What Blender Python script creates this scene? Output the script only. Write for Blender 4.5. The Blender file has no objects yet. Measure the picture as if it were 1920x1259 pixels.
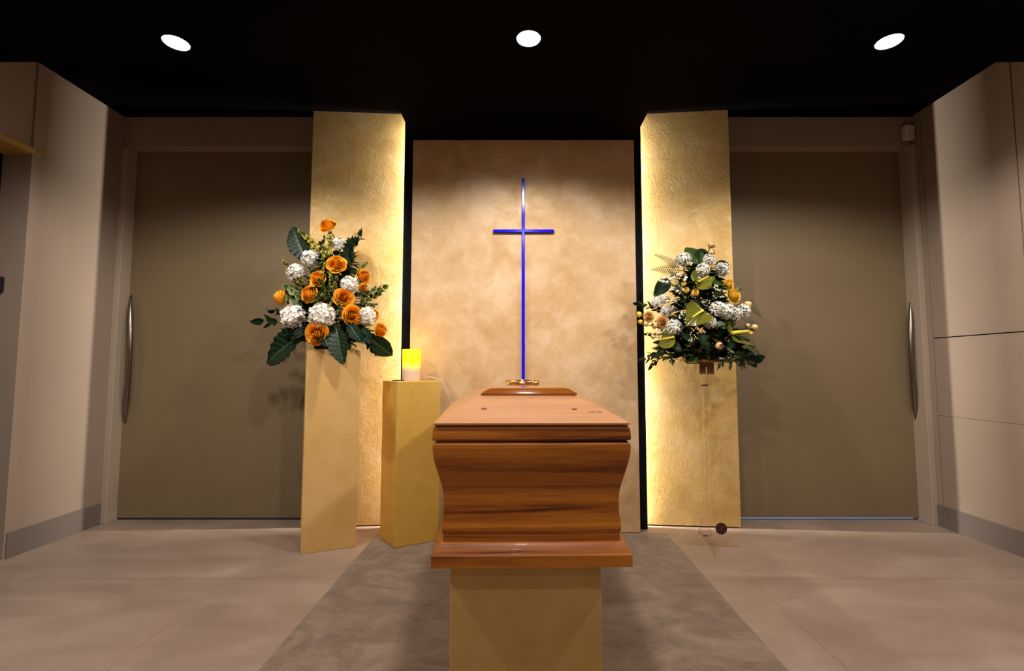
import bpy, bmesh, math, random
from mathutils import Vector, Matrix, Euler
random.seed(7)
PI = math.pi
PW1, PW2, PW3 = 64, 66, 14
sc = bpy.context.scene
COL = sc.collection
V = Vector

# ------------------------------------------------------------------ flower layouts (metres, from each arrangement's axis; z above the floor)
L_ROSES = [(-0.056, 0.0, 1.961, 0.0563), (0.053, -0.115, 1.69, 0.0563), (-0.05, -0.143, 1.593, 0.0502), (0.186, 0.0, 1.634, 0.0462), (-0.339, 0.0, 1.5, 0.0563), (-0.092, -0.159, 1.496, 0.053), (0.121, -0.153, 1.476, 0.0571), (0.177, -0.155, 1.37, 0.0571), (-0.009, -0.231, 1.251, 0.0643), (0.3, 0.0, 1.288, 0.0462), (0.256, -0.007, 1.385, 0.0382), (0.189, -0.022, 1.552, 0.0301)]
L_HYD = [(-0.153, 0.0, 1.746, 0.0603), (-0.242, 0.0, 1.655, 0.0603), (0.139, -0.119, 1.556, 0.0563), (-0.177, -0.158, 1.358, 0.0743), (0.013, -0.206, 1.361, 0.0764), (0.237, -0.101, 1.368, 0.0603), (0.026, -0.016, 1.834, 0.0442)]
L_BIG = [((-0.219, 0.08, 1.743), (-0.339, 0.1, 1.996)), ((-0.109, -0.165, 1.256), (-0.421, -0.05, 1.096)), ((0.101, -0.21, 1.285), (0.177, -0.329, 1.086)), ((0.25, -0.108, 1.244), (0.379, 0.0, 1.127)), ((0.149, -0.154, 1.322), (0.24, -0.2, 1.21)), ((-0.006, -0.167, 1.313), (0.072, -0.27, 1.187)), ((-0.085, -0.151, 1.298), (-0.173, -0.197, 1.23)), ((0.213, -0.101, 1.302), (0.273, -0.13, 1.202)), ((0.036, -0.009, 1.722), (0.068, 0.035, 1.821))]
L_DARK = [((-0.331, 0.05, 1.333), (-0.509, 0.05, 1.35)), ((0.232, -0.105, 1.244), (0.285, -0.095, 1.155)), ((-0.339, 0.08, 1.388), (-0.436, 0.08, 1.424))]
L_YEL = [((-0.084, -0.015, 1.773), (-0.253, 0.06, 1.939)), ((-0.006, -0.104, 1.684), (-0.022, -0.031, 1.899)), ((0.047, -0.06, 1.711), (0.023, -0.026, 1.835)), ((-0.23, 0.04, 1.558), (-0.338, 0.04, 1.734)), ((-0.164, -0.071, 1.574), (-0.285, 0.02, 1.668)), ((0.133, -0.036, 1.631), (0.177, 0.06, 1.734)), ((-0.036, -0.092, 1.678), (-0.059, -0.041, 1.818)), ((-0.022, -0.148, 1.592), (-0.013, -0.12, 1.697)), ((0.062, -0.189, 1.487), (0.034, -0.158, 1.623)), ((0.048, -0.227, 1.386), (0.07, -0.206, 1.452))]
L_VAR = [((-0.001, -0.187, 1.439), (0.055, -0.179, 1.57)), ((-0.013, -0.166, 1.523), (-0.021, -0.215, 1.443)), ((-0.117, -0.162, 1.451), (-0.27, 0.0, 1.534)), ((0.044, -0.182, 1.448), (-0.008, -0.178, 1.554)), ((0.122, -0.21, 1.34), (0.109, -0.203, 1.421)), ((0.149, -0.072, 1.497), (0.262, 0.06, 1.561)), ((0.175, -0.074, 1.438), (0.241, 0.06, 1.526)), ((0.186, -0.079, 1.454), (0.24, 0.003, 1.453)), ((-0.124, -0.196, 1.39), (-0.245, -0.03, 1.461)), ((0.107, -0.058, 1.643), (0.113, -0.012, 1.748)), ((0.083, -0.144, 1.56), (0.062, -0.191, 1.519)), ((0.23, -0.131, 1.316), (0.259, -0.089, 1.328)), ((0.182, -0.073, 1.505), (0.195, -0.037, 1.545)), ((-0.23, 0.02, 1.572), (-0.263, 0.0, 1.551))]
L_IVY = [((0.073, -0.019, 1.72), (0.134, 0.08, 1.909)), ((0.099, -0.04, 1.681), (0.094, 0.05, 1.854)), ((-0.102, 0.03, 1.793), (-0.1, 0.08, 1.895))]
L_TWIG = [((0.041, 0.004, 1.821), (0.13, 0.08, 1.951))]
R_HYD = [(-0.097, 0.0, 1.724, 0.0515), (0.036, -0.063, 1.707, 0.0378), (-0.012, -0.09, 1.641, 0.043), (0.14, 0.0, 1.66, 0.0481), (-0.271, 0.0, 1.456, 0.0326), (-0.223, 0.0, 1.478, 0.0326), (-0.208, 0.0, 1.405, 0.0395), (-0.196, -0.105, 1.295, 0.0498), (-0.013, -0.175, 1.316, 0.0385), (0.04, -0.152, 1.4, 0.0464), (0.093, -0.142, 1.388, 0.0515), (0.168, -0.102, 1.372, 0.043), (0.264, 0.0, 1.405, 0.0464)]
R_ROSE = [(0.212, 0.0, 1.502, 0.0447), (0.184, 0.0, 1.571, 0.0316), (-0.236, 0.0, 1.332, 0.0361), (-0.32, 0.0, 1.37, 0.0309)]
R_BUD = [(0.079, 0.0, 1.816, 0.0227), (0.081, 0.0, 1.769, 0.0199), (-0.073, -0.118, 1.498, 0.0268), (-0.115, -0.091, 1.517, 0.022), (-0.121, -0.068, 1.56, 0.0179), (0.022, -0.206, 1.18, 0.0254), (0.287, 0.0, 1.442, 0.0247), (0.322, 0.0, 1.302, 0.0234), (0.283, 0.0, 1.313, 0.0165), (0.299, 0.0, 1.266, 0.0151), (-0.375, 0.0, 1.384, 0.0206), (-0.368, 0.0, 1.338, 0.0165), (-0.336, 0.0, 1.324, 0.0192), (-0.28, 0.0, 1.316, 0.0227), (-0.293, 0.0, 1.246, 0.0158)]
R_ANTH = [((-0.079, -0.1, 1.549), (0.069, -0.107, 1.605)), ((-0.038, -0.184, 1.396), (-0.169, -0.181, 1.287)), ((-0.186, -0.134, 1.239), (-0.293, -0.02, 1.189)), ((0.083, -0.18, 1.253), (0.306, -0.02, 1.228))]
R_LEAF = [((0.0, -0.015, 1.69), (-0.043, 0.061, 1.825)), ((0.005, -0.004, 1.722), (0.069, 0.06, 1.813)), ((-0.067, -0.037, 1.663), (-0.11, 0.016, 1.662)), ((-0.172, 0.05, 1.614), (-0.261, 0.03, 1.516)), ((0.052, -0.091, 1.544), (0.166, 0.02, 1.608)), ((0.13, 0.07, 1.709), (0.216, 0.07, 1.709)), ((0.026, -0.173, 1.322), (0.063, -0.197, 1.285)), ((0.126, -0.172, 1.226), (0.085, -0.199, 1.17)), ((-0.121, -0.092, 1.443), (-0.103, -0.138, 1.388)), ((-0.096, -0.101, 1.456), (-0.057, -0.145, 1.415)), ((-0.04, -0.195, 1.224), (-0.071, -0.203, 1.17)), ((-0.169, -0.139, 1.263), (-0.134, -0.193, 1.211)), ((0.257, 0.08, 1.543), (0.295, 0.08, 1.566)), ((-0.075, -0.182, 1.252), (-0.034, -0.209, 1.163)), ((-0.214, -0.103, 1.202), (-0.179, -0.142, 1.166))]
R_FERN = [((-0.114, 0.06, 1.699), (-0.242, 0.06, 1.764)), ((-0.106, 0.037, 1.665), (-0.259, 0.06, 1.674)), ((0.313, 0.06, 1.472), (0.393, 0.06, 1.385)), ((0.223, -0.07, 1.211), (0.365, 0.04, 1.15)), ((0.289, 0.05, 1.359), (0.369, 0.05, 1.333)), ((-0.248, 0.05, 1.508), (-0.312, 0.05, 1.544)), ((-0.127, 0.007, 1.605), (-0.174, 0.04, 1.664))]
R_RUS = [((-0.224, -0.086, 1.168), (-0.344, 0.04, 1.098)), ((-0.243, -0.101, 1.174), (-0.309, -0.03, 1.07)), ((-0.235, -0.12, 1.153), (-0.233, -0.172, 1.079)), ((0.088, -0.175, 1.144), (0.341, 0.03, 1.096)), ((0.072, -0.212, 1.129), (-0.002, -0.255, 1.059)), ((0.088, -0.207, 1.136), (0.066, -0.249, 1.054)), ((0.09, -0.203, 1.149), (0.205, -0.184, 1.082)), ((-0.236, -0.011, 1.251), (-0.313, 0.06, 1.263)), ((-0.194, 0.05, 1.406), (-0.352, 0.1, 1.455)), ((0.093, -0.197, 1.17), (0.144, -0.197, 1.069)), ((-0.157, -0.177, 1.157), (-0.204, -0.151, 1.145))]
R_BER = [((-0.142, -0.076, 1.517), (-0.165, -0.02, 1.6)), ((-0.136, -0.062, 1.556), (-0.159, -0.055, 1.52)), ((0.031, -0.137, 1.465), (0.067, -0.138, 1.507)), ((-0.13, -0.15, 1.338), (-0.167, -0.139, 1.357)), ((-0.103, -0.183, 1.218), (-0.132, -0.188, 1.232)), ((-0.169, -0.067, 1.447), (-0.185, 0.0, 1.472)), ((-0.018, -0.151, 1.414), (-0.021, -0.144, 1.443)), ((-0.238, -0.061, 1.261), (-0.251, -0.02, 1.279)), ((-0.185, -0.067, 1.404), (-0.183, -0.084, 1.416)), ((0.036, -0.18, 1.287), (0.024, -0.177, 1.308)), ((0.074, -0.208, 1.143), (0.083, -0.203, 1.156))]


# ------------------------------------------------------------------ materials
def nt(name):
    m = bpy.data.materials.new(name); m.use_nodes = True
    n = m.node_tree; n.nodes.clear()
    out = n.nodes.new('ShaderNodeOutputMaterial')
    return m, n, out

def setin(node, **kw):
    for k, v in kw.items():
        k = k.replace('_', ' ')
        if k in node.inputs: node.inputs[k].default_value = v

def principled(name, col, rough=.5, metal=0., spec=.5, coat=0., trans=0., ior=1.45, sub=0., sheen=0., emit=None, estr=0.):
    m, n, out = nt(name)
    b = n.nodes.new('ShaderNodeBsdfPrincipled')
    b.inputs['Base Color'].default_value = (*col, 1)
    setin(b, Roughness=rough, Metallic=metal, IOR=ior)
    b.inputs['Specular IOR Level'].default_value = spec
    b.inputs['Coat Weight'].default_value = coat
    b.inputs['Coat Roughness'].default_value = .05
    b.inputs['Transmission Weight'].default_value = trans
    b.inputs['Sheen Weight'].default_value = sheen
    if sub:
        b.inputs['Subsurface Weight'].default_value = sub
        b.inputs['Subsurface Radius'].default_value = (.01, .006, .003)
    if emit:
        b.inputs['Emission Color'].default_value = (*emit, 1); b.inputs['Emission Strength'].default_value = estr
    n.links.new(b.outputs[0], out.inputs[0])
    m['b'] = b.name
    return m

def B(m): return m.node_tree.nodes[m['b']]

def coords(m, scale=(1, 1, 1), kind='Object', rot=(0, 0, 0)):
    n = m.node_tree
    tc = n.nodes.new('ShaderNodeTexCoord'); mp = n.nodes.new('ShaderNodeMapping')
    mp.inputs['Scale'].default_value = scale; mp.inputs['Rotation'].default_value = rot
    n.links.new(tc.outputs[kind], mp.inputs[0])
    return mp.outputs[0]

def noise(m, vec, scale, detail=4, rough=.55, dist=0.):
    n = m.node_tree; t = n.nodes.new('ShaderNodeTexNoise')
    t.inputs['Scale'].default_value = scale; t.inputs['Detail'].default_value = detail
    t.inputs['Roughness'].default_value = rough; t.inputs['Distortion'].default_value = dist
    n.links.new(vec, t.inputs['Vector'])
    return t.outputs['Fac']

def ramp(m, fac, stops):
    n = m.node_tree; r = n.nodes.new('ShaderNodeValToRGB')
    e = r.color_ramp.elements
    while len(e) < len(stops): e.new(.5)
    for i, (p, c) in enumerate(stops):
        e[i].position = p; e[i].color = (*c, 1)
    n.links.new(fac, r.inputs[0])
    return r.outputs[0]

def mixc(m, fac, a, b, mode='MIX'):
    n = m.node_tree; x = n.nodes.new('ShaderNodeMix'); x.data_type = 'RGBA'; x.blend_type = mode
    for sock, v in ((x.inputs[0], fac), (x.inputs[6], a), (x.inputs[7], b)):
        if hasattr(v, 'links'): n.links.new(v, sock)
        elif isinstance(v, (int, float)): sock.default_value = v
        else: sock.default_value = (*v, 1)
    return x.outputs[2]

def bump(m, h, strength=.3, dist=.01):
    n = m.node_tree; b = n.nodes.new('ShaderNodeBump')
    b.inputs['Strength'].default_value = strength; b.inputs['Distance'].default_value = dist
    n.links.new(h, b.inputs['Height']); n.links.new(b.outputs[0], B(m).inputs['Normal'])

def link(m, out, inp): m.node_tree.links.new(out, B(m).inputs[inp])

def mrange(m, fac, a, b, lo, hi):
    n = m.node_tree; r = n.nodes.new('ShaderNodeMapRange')
    r.inputs[1].default_value = a; r.inputs[2].default_value = b
    r.inputs[3].default_value = lo; r.inputs[4].default_value = hi
    n.links.new(fac, r.inputs[0]); return r.outputs[0]

def gold_plaster(name, base, light, dark, rough=(.34, .6), metal=.25, bstr=.25):
    m = principled(name, base, .5, metal, .5)
    v = coords(m)
    big = noise(m, v, 2.6, 5, .6, .5)
    mid = noise(m, v, 7.5, 9, .66, .5)
    fine = noise(m, v, 60, 4, .6, .5)
    c = ramp(m, big, [(.32, dark), (.5, base), (.68, light)])
    c2 = ramp(m, mid, [(.33, dark), (.5, base), (.62, light)])
    c = mixc(m, .45, c, c2)
    link(m, c, 'Base Color')
    link(m, mrange(m, mid, .3, .7, rough[1], rough[0]), 'Roughness')
    n = m.node_tree
    a = n.nodes.new('ShaderNodeMath'); a.operation = 'MULTIPLY_ADD'; a.inputs[1].default_value = .35
    n.links.new(fine, a.inputs[0]); n.links.new(mid, a.inputs[2])
    bump(m, a.outputs[0], bstr, .006)
    return m

M = {}
M['plaster'] = gold_plaster('polished_gold_plaster', (.62, .41, .21), (.75, .545, .35), (.50, .30, .115), (.42, .62), .08, .15)
M['foil'] = gold_plaster('brushed_gold_plaster', (.60, .385, .135), (.72, .51, .25), (.46, .27, .07), (.32, .55), .3, .0)
def foil_bump():
    m = M['foil']; v = coords(m)
    a = noise(m, v, 16, 6, .65, 3.0); b = noise(m, coords(m, (3, 1, 1)), 45, 3, .6, 2.)
    n = m.node_tree
    x = n.nodes.new('ShaderNodeMath'); x.operation = 'MULTIPLY_ADD'; x.inputs[1].default_value = .5
    n.links.new(b, x.inputs[0]); n.links.new(a, x.inputs[2])
    bump(m, x.outputs[0], .5, .010)
foil_bump()
M['pedestal'] = gold_plaster('satin_gold_plaster', (.65, .405, .140), (.71, .46, .19), (.58, .34, .095), (.4, .58), .15, .05)

M['pedestal_shaded'] = gold_plaster('shaded_gold_plaster', (.66, .405, .080), (.71, .455, .12), (.60, .345, .05), (.36, .55), .25, .05)  # the pedestal gold again, with its yellow tint in shade put into the colour
def wood(name, dark, mid, light, scale, rough, coat):
    m = principled(name, mid, rough, 0, .5, coat)
    v = coords(m, scale)
    a = noise(m, v, 1.0, 6, .6, .9)
    b = noise(m, coords(m, tuple(s * 6 for s in scale)), 1.0, 5, .65, .3)
    f = mixc(m, .3, a, b)
    c = ramp(m, f, [(.36, dark), (.44, mid), (.56, light), (.66, mid)])
    link(m, c, 'Base Color')
    bump(m, b, .05, .002)
    return m
M['wood'] = wood('varnished_walnut_red', (.070, .013, .001), (.27, .070, .004), (.45, .145, .012), (.55, .55, 19), .43, .04)
M['wood_lit'] = wood('satin_wood_lit', (.30, .125, .05), (.37, .16, .068), (.43, .20, .09), (.9, 7, 12), .42, .12)  # same wood as the body; light from above is put into the colour
M['wood_gloss'] = wood('lacquered_dark_wood', (.12, .03, .004), (.21, .055, .006), (.27, .08, .01), (.9, 6, 10), .12, .9)
M['brass'] = principled('polished_brass', (.83, .58, .22), .12, 1.)
M['steel'] = principled('brushed_dark_steel', (.24, .20, .17), .25, 1.)
M['screw'] = principled('bronze_cap', (.16, .07, .025), .35, .6)
M['ink'] = principled('stamp_ink', (.16, .06, .03), .7)
M['blue'] = principled('blue_gloss_acrylic', (.012, .006, .72), .15, 0, .18, 0)
M['black'] = principled('matte_black_plastic', (.006, .006, .008), .45)
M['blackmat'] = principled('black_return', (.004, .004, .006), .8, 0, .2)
M['white'] = principled('white_plastic', (.62, .58, .54), .45)

def wall_mat(name, col, rough=.65, sc_=90, st=.05, spec=.3):
    m = principled(name, col, rough, 0, spec)
    v = coords(m); a = noise(m, v, sc_, 3)
    b = noise(m, v, 1.3, 3)
    link(m, ramp(m, b, [(.3, tuple(c * .95 for c in col)), (.7, tuple(min(1, c * 1.05) for c in col))]), 'Base Color')
    bump(m, a, st, .002)
    return m
M['wall'] = wall_mat('beige_wall_paint', (.31, .232, .176))
M['jamb'] = wall_mat('beige_trim_lacquer', (.40, .31, .235), .5)
M['door'] = wall_mat('olive_taupe_door', (.205, .146, .080), .5, 220, .08, .35)
M['ceil'] = wall_mat('black_ceiling_paint', (.0016, .0010, .0012), .8, 150, .1, .04)
M['base'] = wall_mat('taupe_porcelain_skirting', (.17, .135, .115), .45)
M['yellow_trim'] = principled('ochre_trim', (.42, .26, .06), .5)

def floor_mat():
    m = principled('beige_porcelain_tile', (.38, .30, .25), .42, 0, .4)
    v = coords(m)
    n = m.node_tree
    big = noise(m, coords(m, (1, 2.2, 1), rot=(0, 0, .5)), 1.6, 6, .62, .6); fine = noise(m, v, 55, 3, .6)
    c = ramp(m, big, [(.3, (.245, .172, .128)), (.52, (.300, .214, .163)), (.72, (.36, .266, .208))])
    c = mixc(m, .08, c, fine, 'OVERLAY')
    br = n.nodes.new('ShaderNodeTexBrick')
    br.offset = 0; br.inputs['Scale'].default_value = 1
    mp = n.nodes.new('ShaderNodeMapping'); mp.inputs['Location'].default_value = (1.446, -2.46 + .864 * 8, 0)
    tc = n.nodes.new('ShaderNodeTexCoord'); n.links.new(tc.outputs['Object'], mp.inputs[0]); n.links.new(mp.outputs[0], br.inputs['Vector'])
    br.inputs['Brick Width'].default_value = .864; br.inputs['Row Height'].default_value = .864
    br.inputs['Mortar Size'].default_value = .0013; br.inputs['Mortar Smooth'].default_value = .4
    br.inputs['Color1'].default_value = br.inputs['Color2'].default_value = (1, 1, 1, 1); br.inputs['Mortar'].default_value = (.45, .42, .4, 1)
    link(m, mixc(m, 1., c, br.outputs['Color'], 'MULTIPLY'), 'Base Color')
    link(m, mrange(m, big, .3, .7, .36, .5), 'Roughness')
    return m
M['floor'] = floor_mat()

def rug_mat():
    m = principled('taupe_cut_pile', (.20, .155, .125), .95, 0, .1, sheen=.25)
    v = coords(m)
    a = noise(m, coords(m, (1, 1.6, 1)), 4.2, 7, .68, 1.2); b = noise(m, v, 260, 2, .7); c0 = noise(m, v, 45, 3, .7)
    c = ramp(m, a, [(.36, (.130, .085, .055)), (.5, (.220, .150, .099)), (.64, (.32, .228, .155))])
    c = mixc(m, .35, c, ramp(m, b, [(.3, (.05, .034, .023)), (.7, (.34, .25, .178))]))
    c = mixc(m, .15, c, ramp(m, c0, [(.35, (.065, .046, .032)), (.65, (.26, .19, .142))]))
    link(m, c, 'Base Color'); bump(m, b, .6, .004)
    return m
M['rug'] = rug_mat()

def emitter(name, col, s):
    m, n, out = nt(name); e = n.nodes.new('ShaderNodeEmission')
    e.inputs[0].default_value = (*col, 1); e.inputs[1].default_value = s
    n.links.new(e.outputs[0], out.inputs[0]); return m
M['lamp'] = emitter('lamp_diffuser', (1.0, .95, .90), 62)
M['led'] = emitter('led_strip', (1.0, .95, .84), 400)

def acrylic(name, tint, rough=.02, f=1.0):
    m, n, out = nt(name)
    t = n.nodes.new('ShaderNodeBsdfTransparent'); t.inputs[0].default_value = (*tint, 1)
    g = n.nodes.new('ShaderNodeBsdfGlossy'); g.inputs['Roughness'].default_value = rough
    fr = n.nodes.new('ShaderNodeFresnel'); fr.inputs[0].default_value = 1.35
    mu = n.nodes.new('ShaderNodeMath'); mu.operation = 'MULTIPLY'; mu.inputs[1].default_value = f
    mx = n.nodes.new('ShaderNodeMixShader')
    n.links.new(fr.outputs[0], mu.inputs[0]); n.links.new(mu.outputs[0], mx.inputs[0]); n.links.new(t.outputs[0], mx.inputs[1]); n.links.new(g.outputs[0], mx.inputs[2])
    n.links.new(mx.outputs[0], out.inputs[0]); return m
M['acrylic'] = acrylic('clear_acrylic', (.985, .98, .97), .02, .4)
M['acrylic_edge'] = acrylic('acrylic_cut_edge', (.95, .93, .90), .08, .6)
M['amber'] = principled('amber_acrylic', (.20, .085, .02), .25, 0, .5, .3)

def petal_mat(name, c_in, c_out, rough=.5, sub=.15):
    m = principled(name, c_out, rough, 0, .3, sub=sub)
    v = coords(m)
    n = m.node_tree
    ln = n.nodes.new('ShaderNodeVectorMath'); ln.operation = 'LENGTH'; n.links.new(v, ln.inputs[0])
    link(m, ramp(m, mrange(m, ln.outputs['Value'], .15, 1.05, 0, 1), [(0, c_in), (.75, c_out)]), 'Base Color')
    return m
M['rose_orange'] = petal_mat('orange_rose_petal', (.84, .29, .010), (.97, .46, .03))
M['rose_yellow'] = petal_mat('yellow_rose_petal', (.88, .50, .04), (.96, .68, .11))
M['rose_peach'] = petal_mat('peach_rose_petal', (.80, .42, .10), (.88, .60, .26))
M['bud_cream'] = principled('cream_peach_bud', (.86, .58, .27), .5, sub=.1)
M['hyd'] = principled('white_hydrangea', (.86, .82, .74), .55, 0, .3, sub=.2)
M['berry'] = principled('white_berry', (.84, .80, .66), .45)
def leafmat(name, c, rough, coat=0., spec=.4):
    m = principled(name, c, rough, 0, spec, coat)
    a = noise(m, coords(m), 30, 3)
    link(m, ramp(m, a, [(.3, tuple(x * .7 for x in c)), (.7, tuple(x * 1.3 for x in c))]), 'Base Color')
    return m
M['leaf_dark'] = leafmat('dark_glossy_leaf', (.0052, .017, .0058), .42, 0., .16)
M['leaf_rib'] = principled('pale_midrib', (.10, .17, .07), .45)
M['leaf_mid'] = leafmat('mid_green_leaf', (.026, .055, .011), .42)
M['leaf_olive'] = leafmat('olive_leaf', (.055, .066, .009), .4)
M['leaf_yel'] = leafmat('yellow_green_bud', (.44, .38, .025), .5)
M['leaf_var'] = leafmat('variegated_edge', (.20, .23, .035), .5)
M['anth'] = leafmat('olive_green_spathe', (.125, .125, .012), .2, .6)
M['spadix'] = principled('yellow_spadix', (.80, .60, .05), .5)
M['stem'] = principled('green_stem', (.05, .07, .02), .6)
M['twig'] = principled('brown_twig', (.10, .055, .03), .7)
M['foam'] = principled('dark_green_foam', (.012, .022, .010), .9)

def candle_mat():
    m = principled('candle_wax', (.80, .62, .50), .5, 0, .3)
    v = coords(m); n = m.node_tree
    sp = n.nodes.new('ShaderNodeSeparateXYZ'); n.links.new(v, sp.inputs[0])
    wob = noise(m, coords(m, (9, 9, 2)), 1, 2)
    ad = n.nodes.new('ShaderNodeMath'); ad.operation = 'MULTIPLY_ADD'; ad.inputs[1].default_value = .05
    n.links.new(wob, ad.inputs[0]); n.links.new(sp.outputs['Z'], ad.inputs[2])
    g = mrange(m, ad.outputs[0], .085, .145, 0, 1)
    link(m, ramp(m, g, [(0, (.80, .62, .50)), (1, (.86, .70, .02))]), 'Base Color')
    e = B(m)
    n.links.new(ramp(m, g, [(0, (.30, .16, .08)), (.5, (.9, .5, .02)), (1, (1, .78, .0))]), e.inputs['Emission Color'])
    n.links.new(mrange(m, g, 0, 1, .25, 1.5), e.inputs['Emission Strength'])
    return m
M['candle'] = candle_mat()

# ------------------------------------------------------------------ mesh helpers
class MB:
    def __init__(s): s.v = []; s.f = []; s.mi = []; s.sm = []
    def add(s, vs, fs, mi=0, smooth=False, mat=None):
        o = len(s.v)
        s.v += [tuple(mat @ V(p)) if mat else tuple(p) for p in vs]
        for f in fs: s.f.append([i + o for i in f]); s.mi.append(mi); s.sm.append(smooth)
        return s
    def box(s, x0, x1, y0, y1, z0, z1, mi=0, mat=None):
        vs = [(x, y, z) for x in (x0, x1) for y in (y0, y1) for z in (z0, z1)]
        return s.add(vs, [(0, 1, 3, 2), (4, 6, 7, 5), (0, 4, 5, 1), (2, 3, 7, 6), (0, 2, 6, 4), (1, 5, 7, 3)], mi, False, mat)
    def rings(s, rs, mi=0, smooth=True, closed=True, cap0=False, cap1=False, mat=None):
        n = len(rs[0]); vs = [p for r in rs for p in r]; fs = []
        for i in range(len(rs) - 1):
            for j in range(n if closed else n - 1):
                k = (j + 1) % n
                fs.append((i * n + j, i * n + k, (i + 1) * n + k, (i + 1) * n + j))
        if cap0: fs.append(tuple(reversed(range(n))))
        if cap1: fs.append(tuple((len(rs) - 1) * n + j for j in range(n)))
        return s.add(vs, fs, mi, smooth, mat)
    def lathe(s, prof, n=24, mi=0, c=(0, 0, 0), mat=None, cap0=True, cap1=True, smooth=True):
        rs = [[(c[0] + r * math.cos(2 * PI * j / n), c[1] + r * math.sin(2 * PI * j / n), c[2] + z) for j in range(n)] for r, z in prof]
        return s.rings(rs, mi, smooth, True, cap0, cap1, mat)
    def tube(s, pts, r, n=6, mi=0, mat=None, squash=1.):
        pts = [V(p) for p in pts]; rs = []
        for i, p in enumerate(pts):
            t = (pts[min(i + 1, len(pts) - 1)] - pts[max(i - 1, 0)]).normalized()
            a = t.cross(V((0, 0, 1)) if abs(t.z) < .9 else V((1, 0, 0))).normalized(); b = t.cross(a)
            rr = r(i / (len(pts) - 1)) if callable(r) else r
            rs.append([p + (a * math.cos(2 * PI * j / n) + b * squash * math.sin(2 * PI * j / n)) * rr for j in range(n)])
        return s.rings(rs, mi, True, True, True, True, mat)
    def ico(s, c, r, mi=0, sub=1, sc3=(1, 1, 1)):
        bm = bmesh.new(); bmesh.ops.create_icosphere(bm, subdivisions=sub, radius=r)
        bm.verts.ensure_lookup_table()
        vs = [V((v.co.x * sc3[0], v.co.y * sc3[1], v.co.z * sc3[2])) + V(c) for v in bm.verts]
        fs = [tuple(v.index for v in f.verts) for f in bm.faces]; bm.free()
        return s.add(vs, fs, mi, True)
    def mesh(s, name, mats):
        me = bpy.data.meshes.new(name); me.from_pydata(s.v, [], s.f)
        for m in mats: me.materials.append(m)
        me.polygons.foreach_set('material_index', s.mi); me.polygons.foreach_set('use_smooth', s.sm)
        me.update(); return me
    def build(s, name, mats, parent=None, loc=None, fix=True):
        if not isinstance(mats, (list, tuple)): mats = [mats]
        me = s.mesh(name, mats)
        if fix:
            bm = bmesh.new(); bm.from_mesh(me); bmesh.ops.recalc_face_normals(bm, faces=bm.faces); bm.to_mesh(me); bm.free()
        return put(name, me, parent, loc)

def put(name, me, parent=None, loc=None, mw=None):
    o = bpy.data.objects.new(name, me); COL.objects.link(o)
    if parent: o.parent = parent
    if mw is not None: o.matrix_basis = mw
    elif loc: o.location = loc
    return o

def bevel(o, w=.004, seg=2):
    b = o.modifiers.new('bevel', 'BEVEL'); b.width = w; b.segments = seg; b.limit_method = 'ANGLE'; b.angle_limit = math.radians(40)
    return o

def tag(o, label=None, cat=None, group=None, kind=None):
    if label: o['label'] = label
    if cat: o['category'] = cat
    if group: o['group'] = group
    if kind: o['kind'] = kind
    return o

def thing(name, label, cat, loc=(0, 0, 0), rz=0, group=None):
    o = bpy.data.objects.new(name, None); COL.objects.link(o); o.empty_display_size = .1
    o.location = loc; o.rotation_euler = (0, 0, rz)
    return tag(o, label, cat, group)

def struct(o, label, cat): return tag(o, label, cat, None, 'structure')

# ------------------------------------------------------------------ the setting
LX, RX = -2.85, 2.81
CZ, RZ = 2.60, 2.86           # lowered and raised ceiling heights
HY = 3.30                     # plane of the back wall round the doors
BACK = -3.0

o = MB().box(-4.2, 4.2, BACK, 4.3, -.1, 0).build('floor', M['floor'])
struct(o, 'beige porcelain tile floor with thin grout lines', 'floor')

c = MB()
c.box(-4.2, 4.2, BACK, 2.30, CZ, RZ + .1)
c.box(-.726, .770, 2.30, 3.25, CZ, RZ + .1)
c.box(-4.2, -.726, 2.30, 4.3, RZ, RZ + .1)
c.box(.770, 4.2, 2.30, 4.3, RZ, RZ + .1)
c.box(-.726, .770, 3.25, 4.3, RZ, RZ + .1)
struct(c.build('ceiling', M['ceil']), 'black ceiling with a lowered strip above the altar panel', 'ceiling')

# left wall: far piece, groove strip, head over the recessed door, reveal
w = MB()
w.box(LX - .22, LX, 2.69, 4.3, 0, RZ)
w.box(LX - .16, LX - .012, 2.655, 2.69, 2.34, RZ)
w.box(LX - .16, LX, 1.45, 2.655, 2.34, RZ)
w.box(LX - .22, LX, BACK, 1.45, 0, RZ)
struct(w.build('wall_left', M['wall']), 'plain beige wall on the left with a recessed door opening', 'wall')
w = MB()
w.box(LX - .17, LX + .012, 1.45, 2.70, 2.30, 2.335)
w = w.build('trim_1', M['yellow_trim']); struct(w, 'ochre lintel trim over the recessed opening in the left wall', 'trim')
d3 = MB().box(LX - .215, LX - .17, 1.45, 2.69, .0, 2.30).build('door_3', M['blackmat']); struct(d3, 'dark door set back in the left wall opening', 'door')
h = MB().box(LX - .17, LX - .098, 2.60, 2.687, 1.487, 1.575)
h = bevel(h.build('door_handle', M['black'], d3), .008, 3)

# right wall made of flush panels with hairline seams over a dark core
w = MB(); g = .0035
w.box(RX + .012, RX + .16, BACK, 4.3, 0, RZ, 1)
ys = [BACK, -1.0, .8, 2.61, 3.225, 4.3]
for a, b in zip(ys[:-1], ys[1:]):
    if b > 4: w.box(RX, RX + .012, a + g, b, 0, RZ)
    else:
        w.box(RX, RX + .012, a + g, b - g, 1.258 + g, RZ); w.box(RX, RX + .012, a + g, b - g, .738 + .001, 1.258 - g); w.box(RX, RX + .012, a + g, b - g, 0, .738 - .001)
struct(w.build('wall_right', [M['wall'], M['blackmat']]), 'beige right wall of flush panels with dark hairline seams', 'wall')

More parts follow.
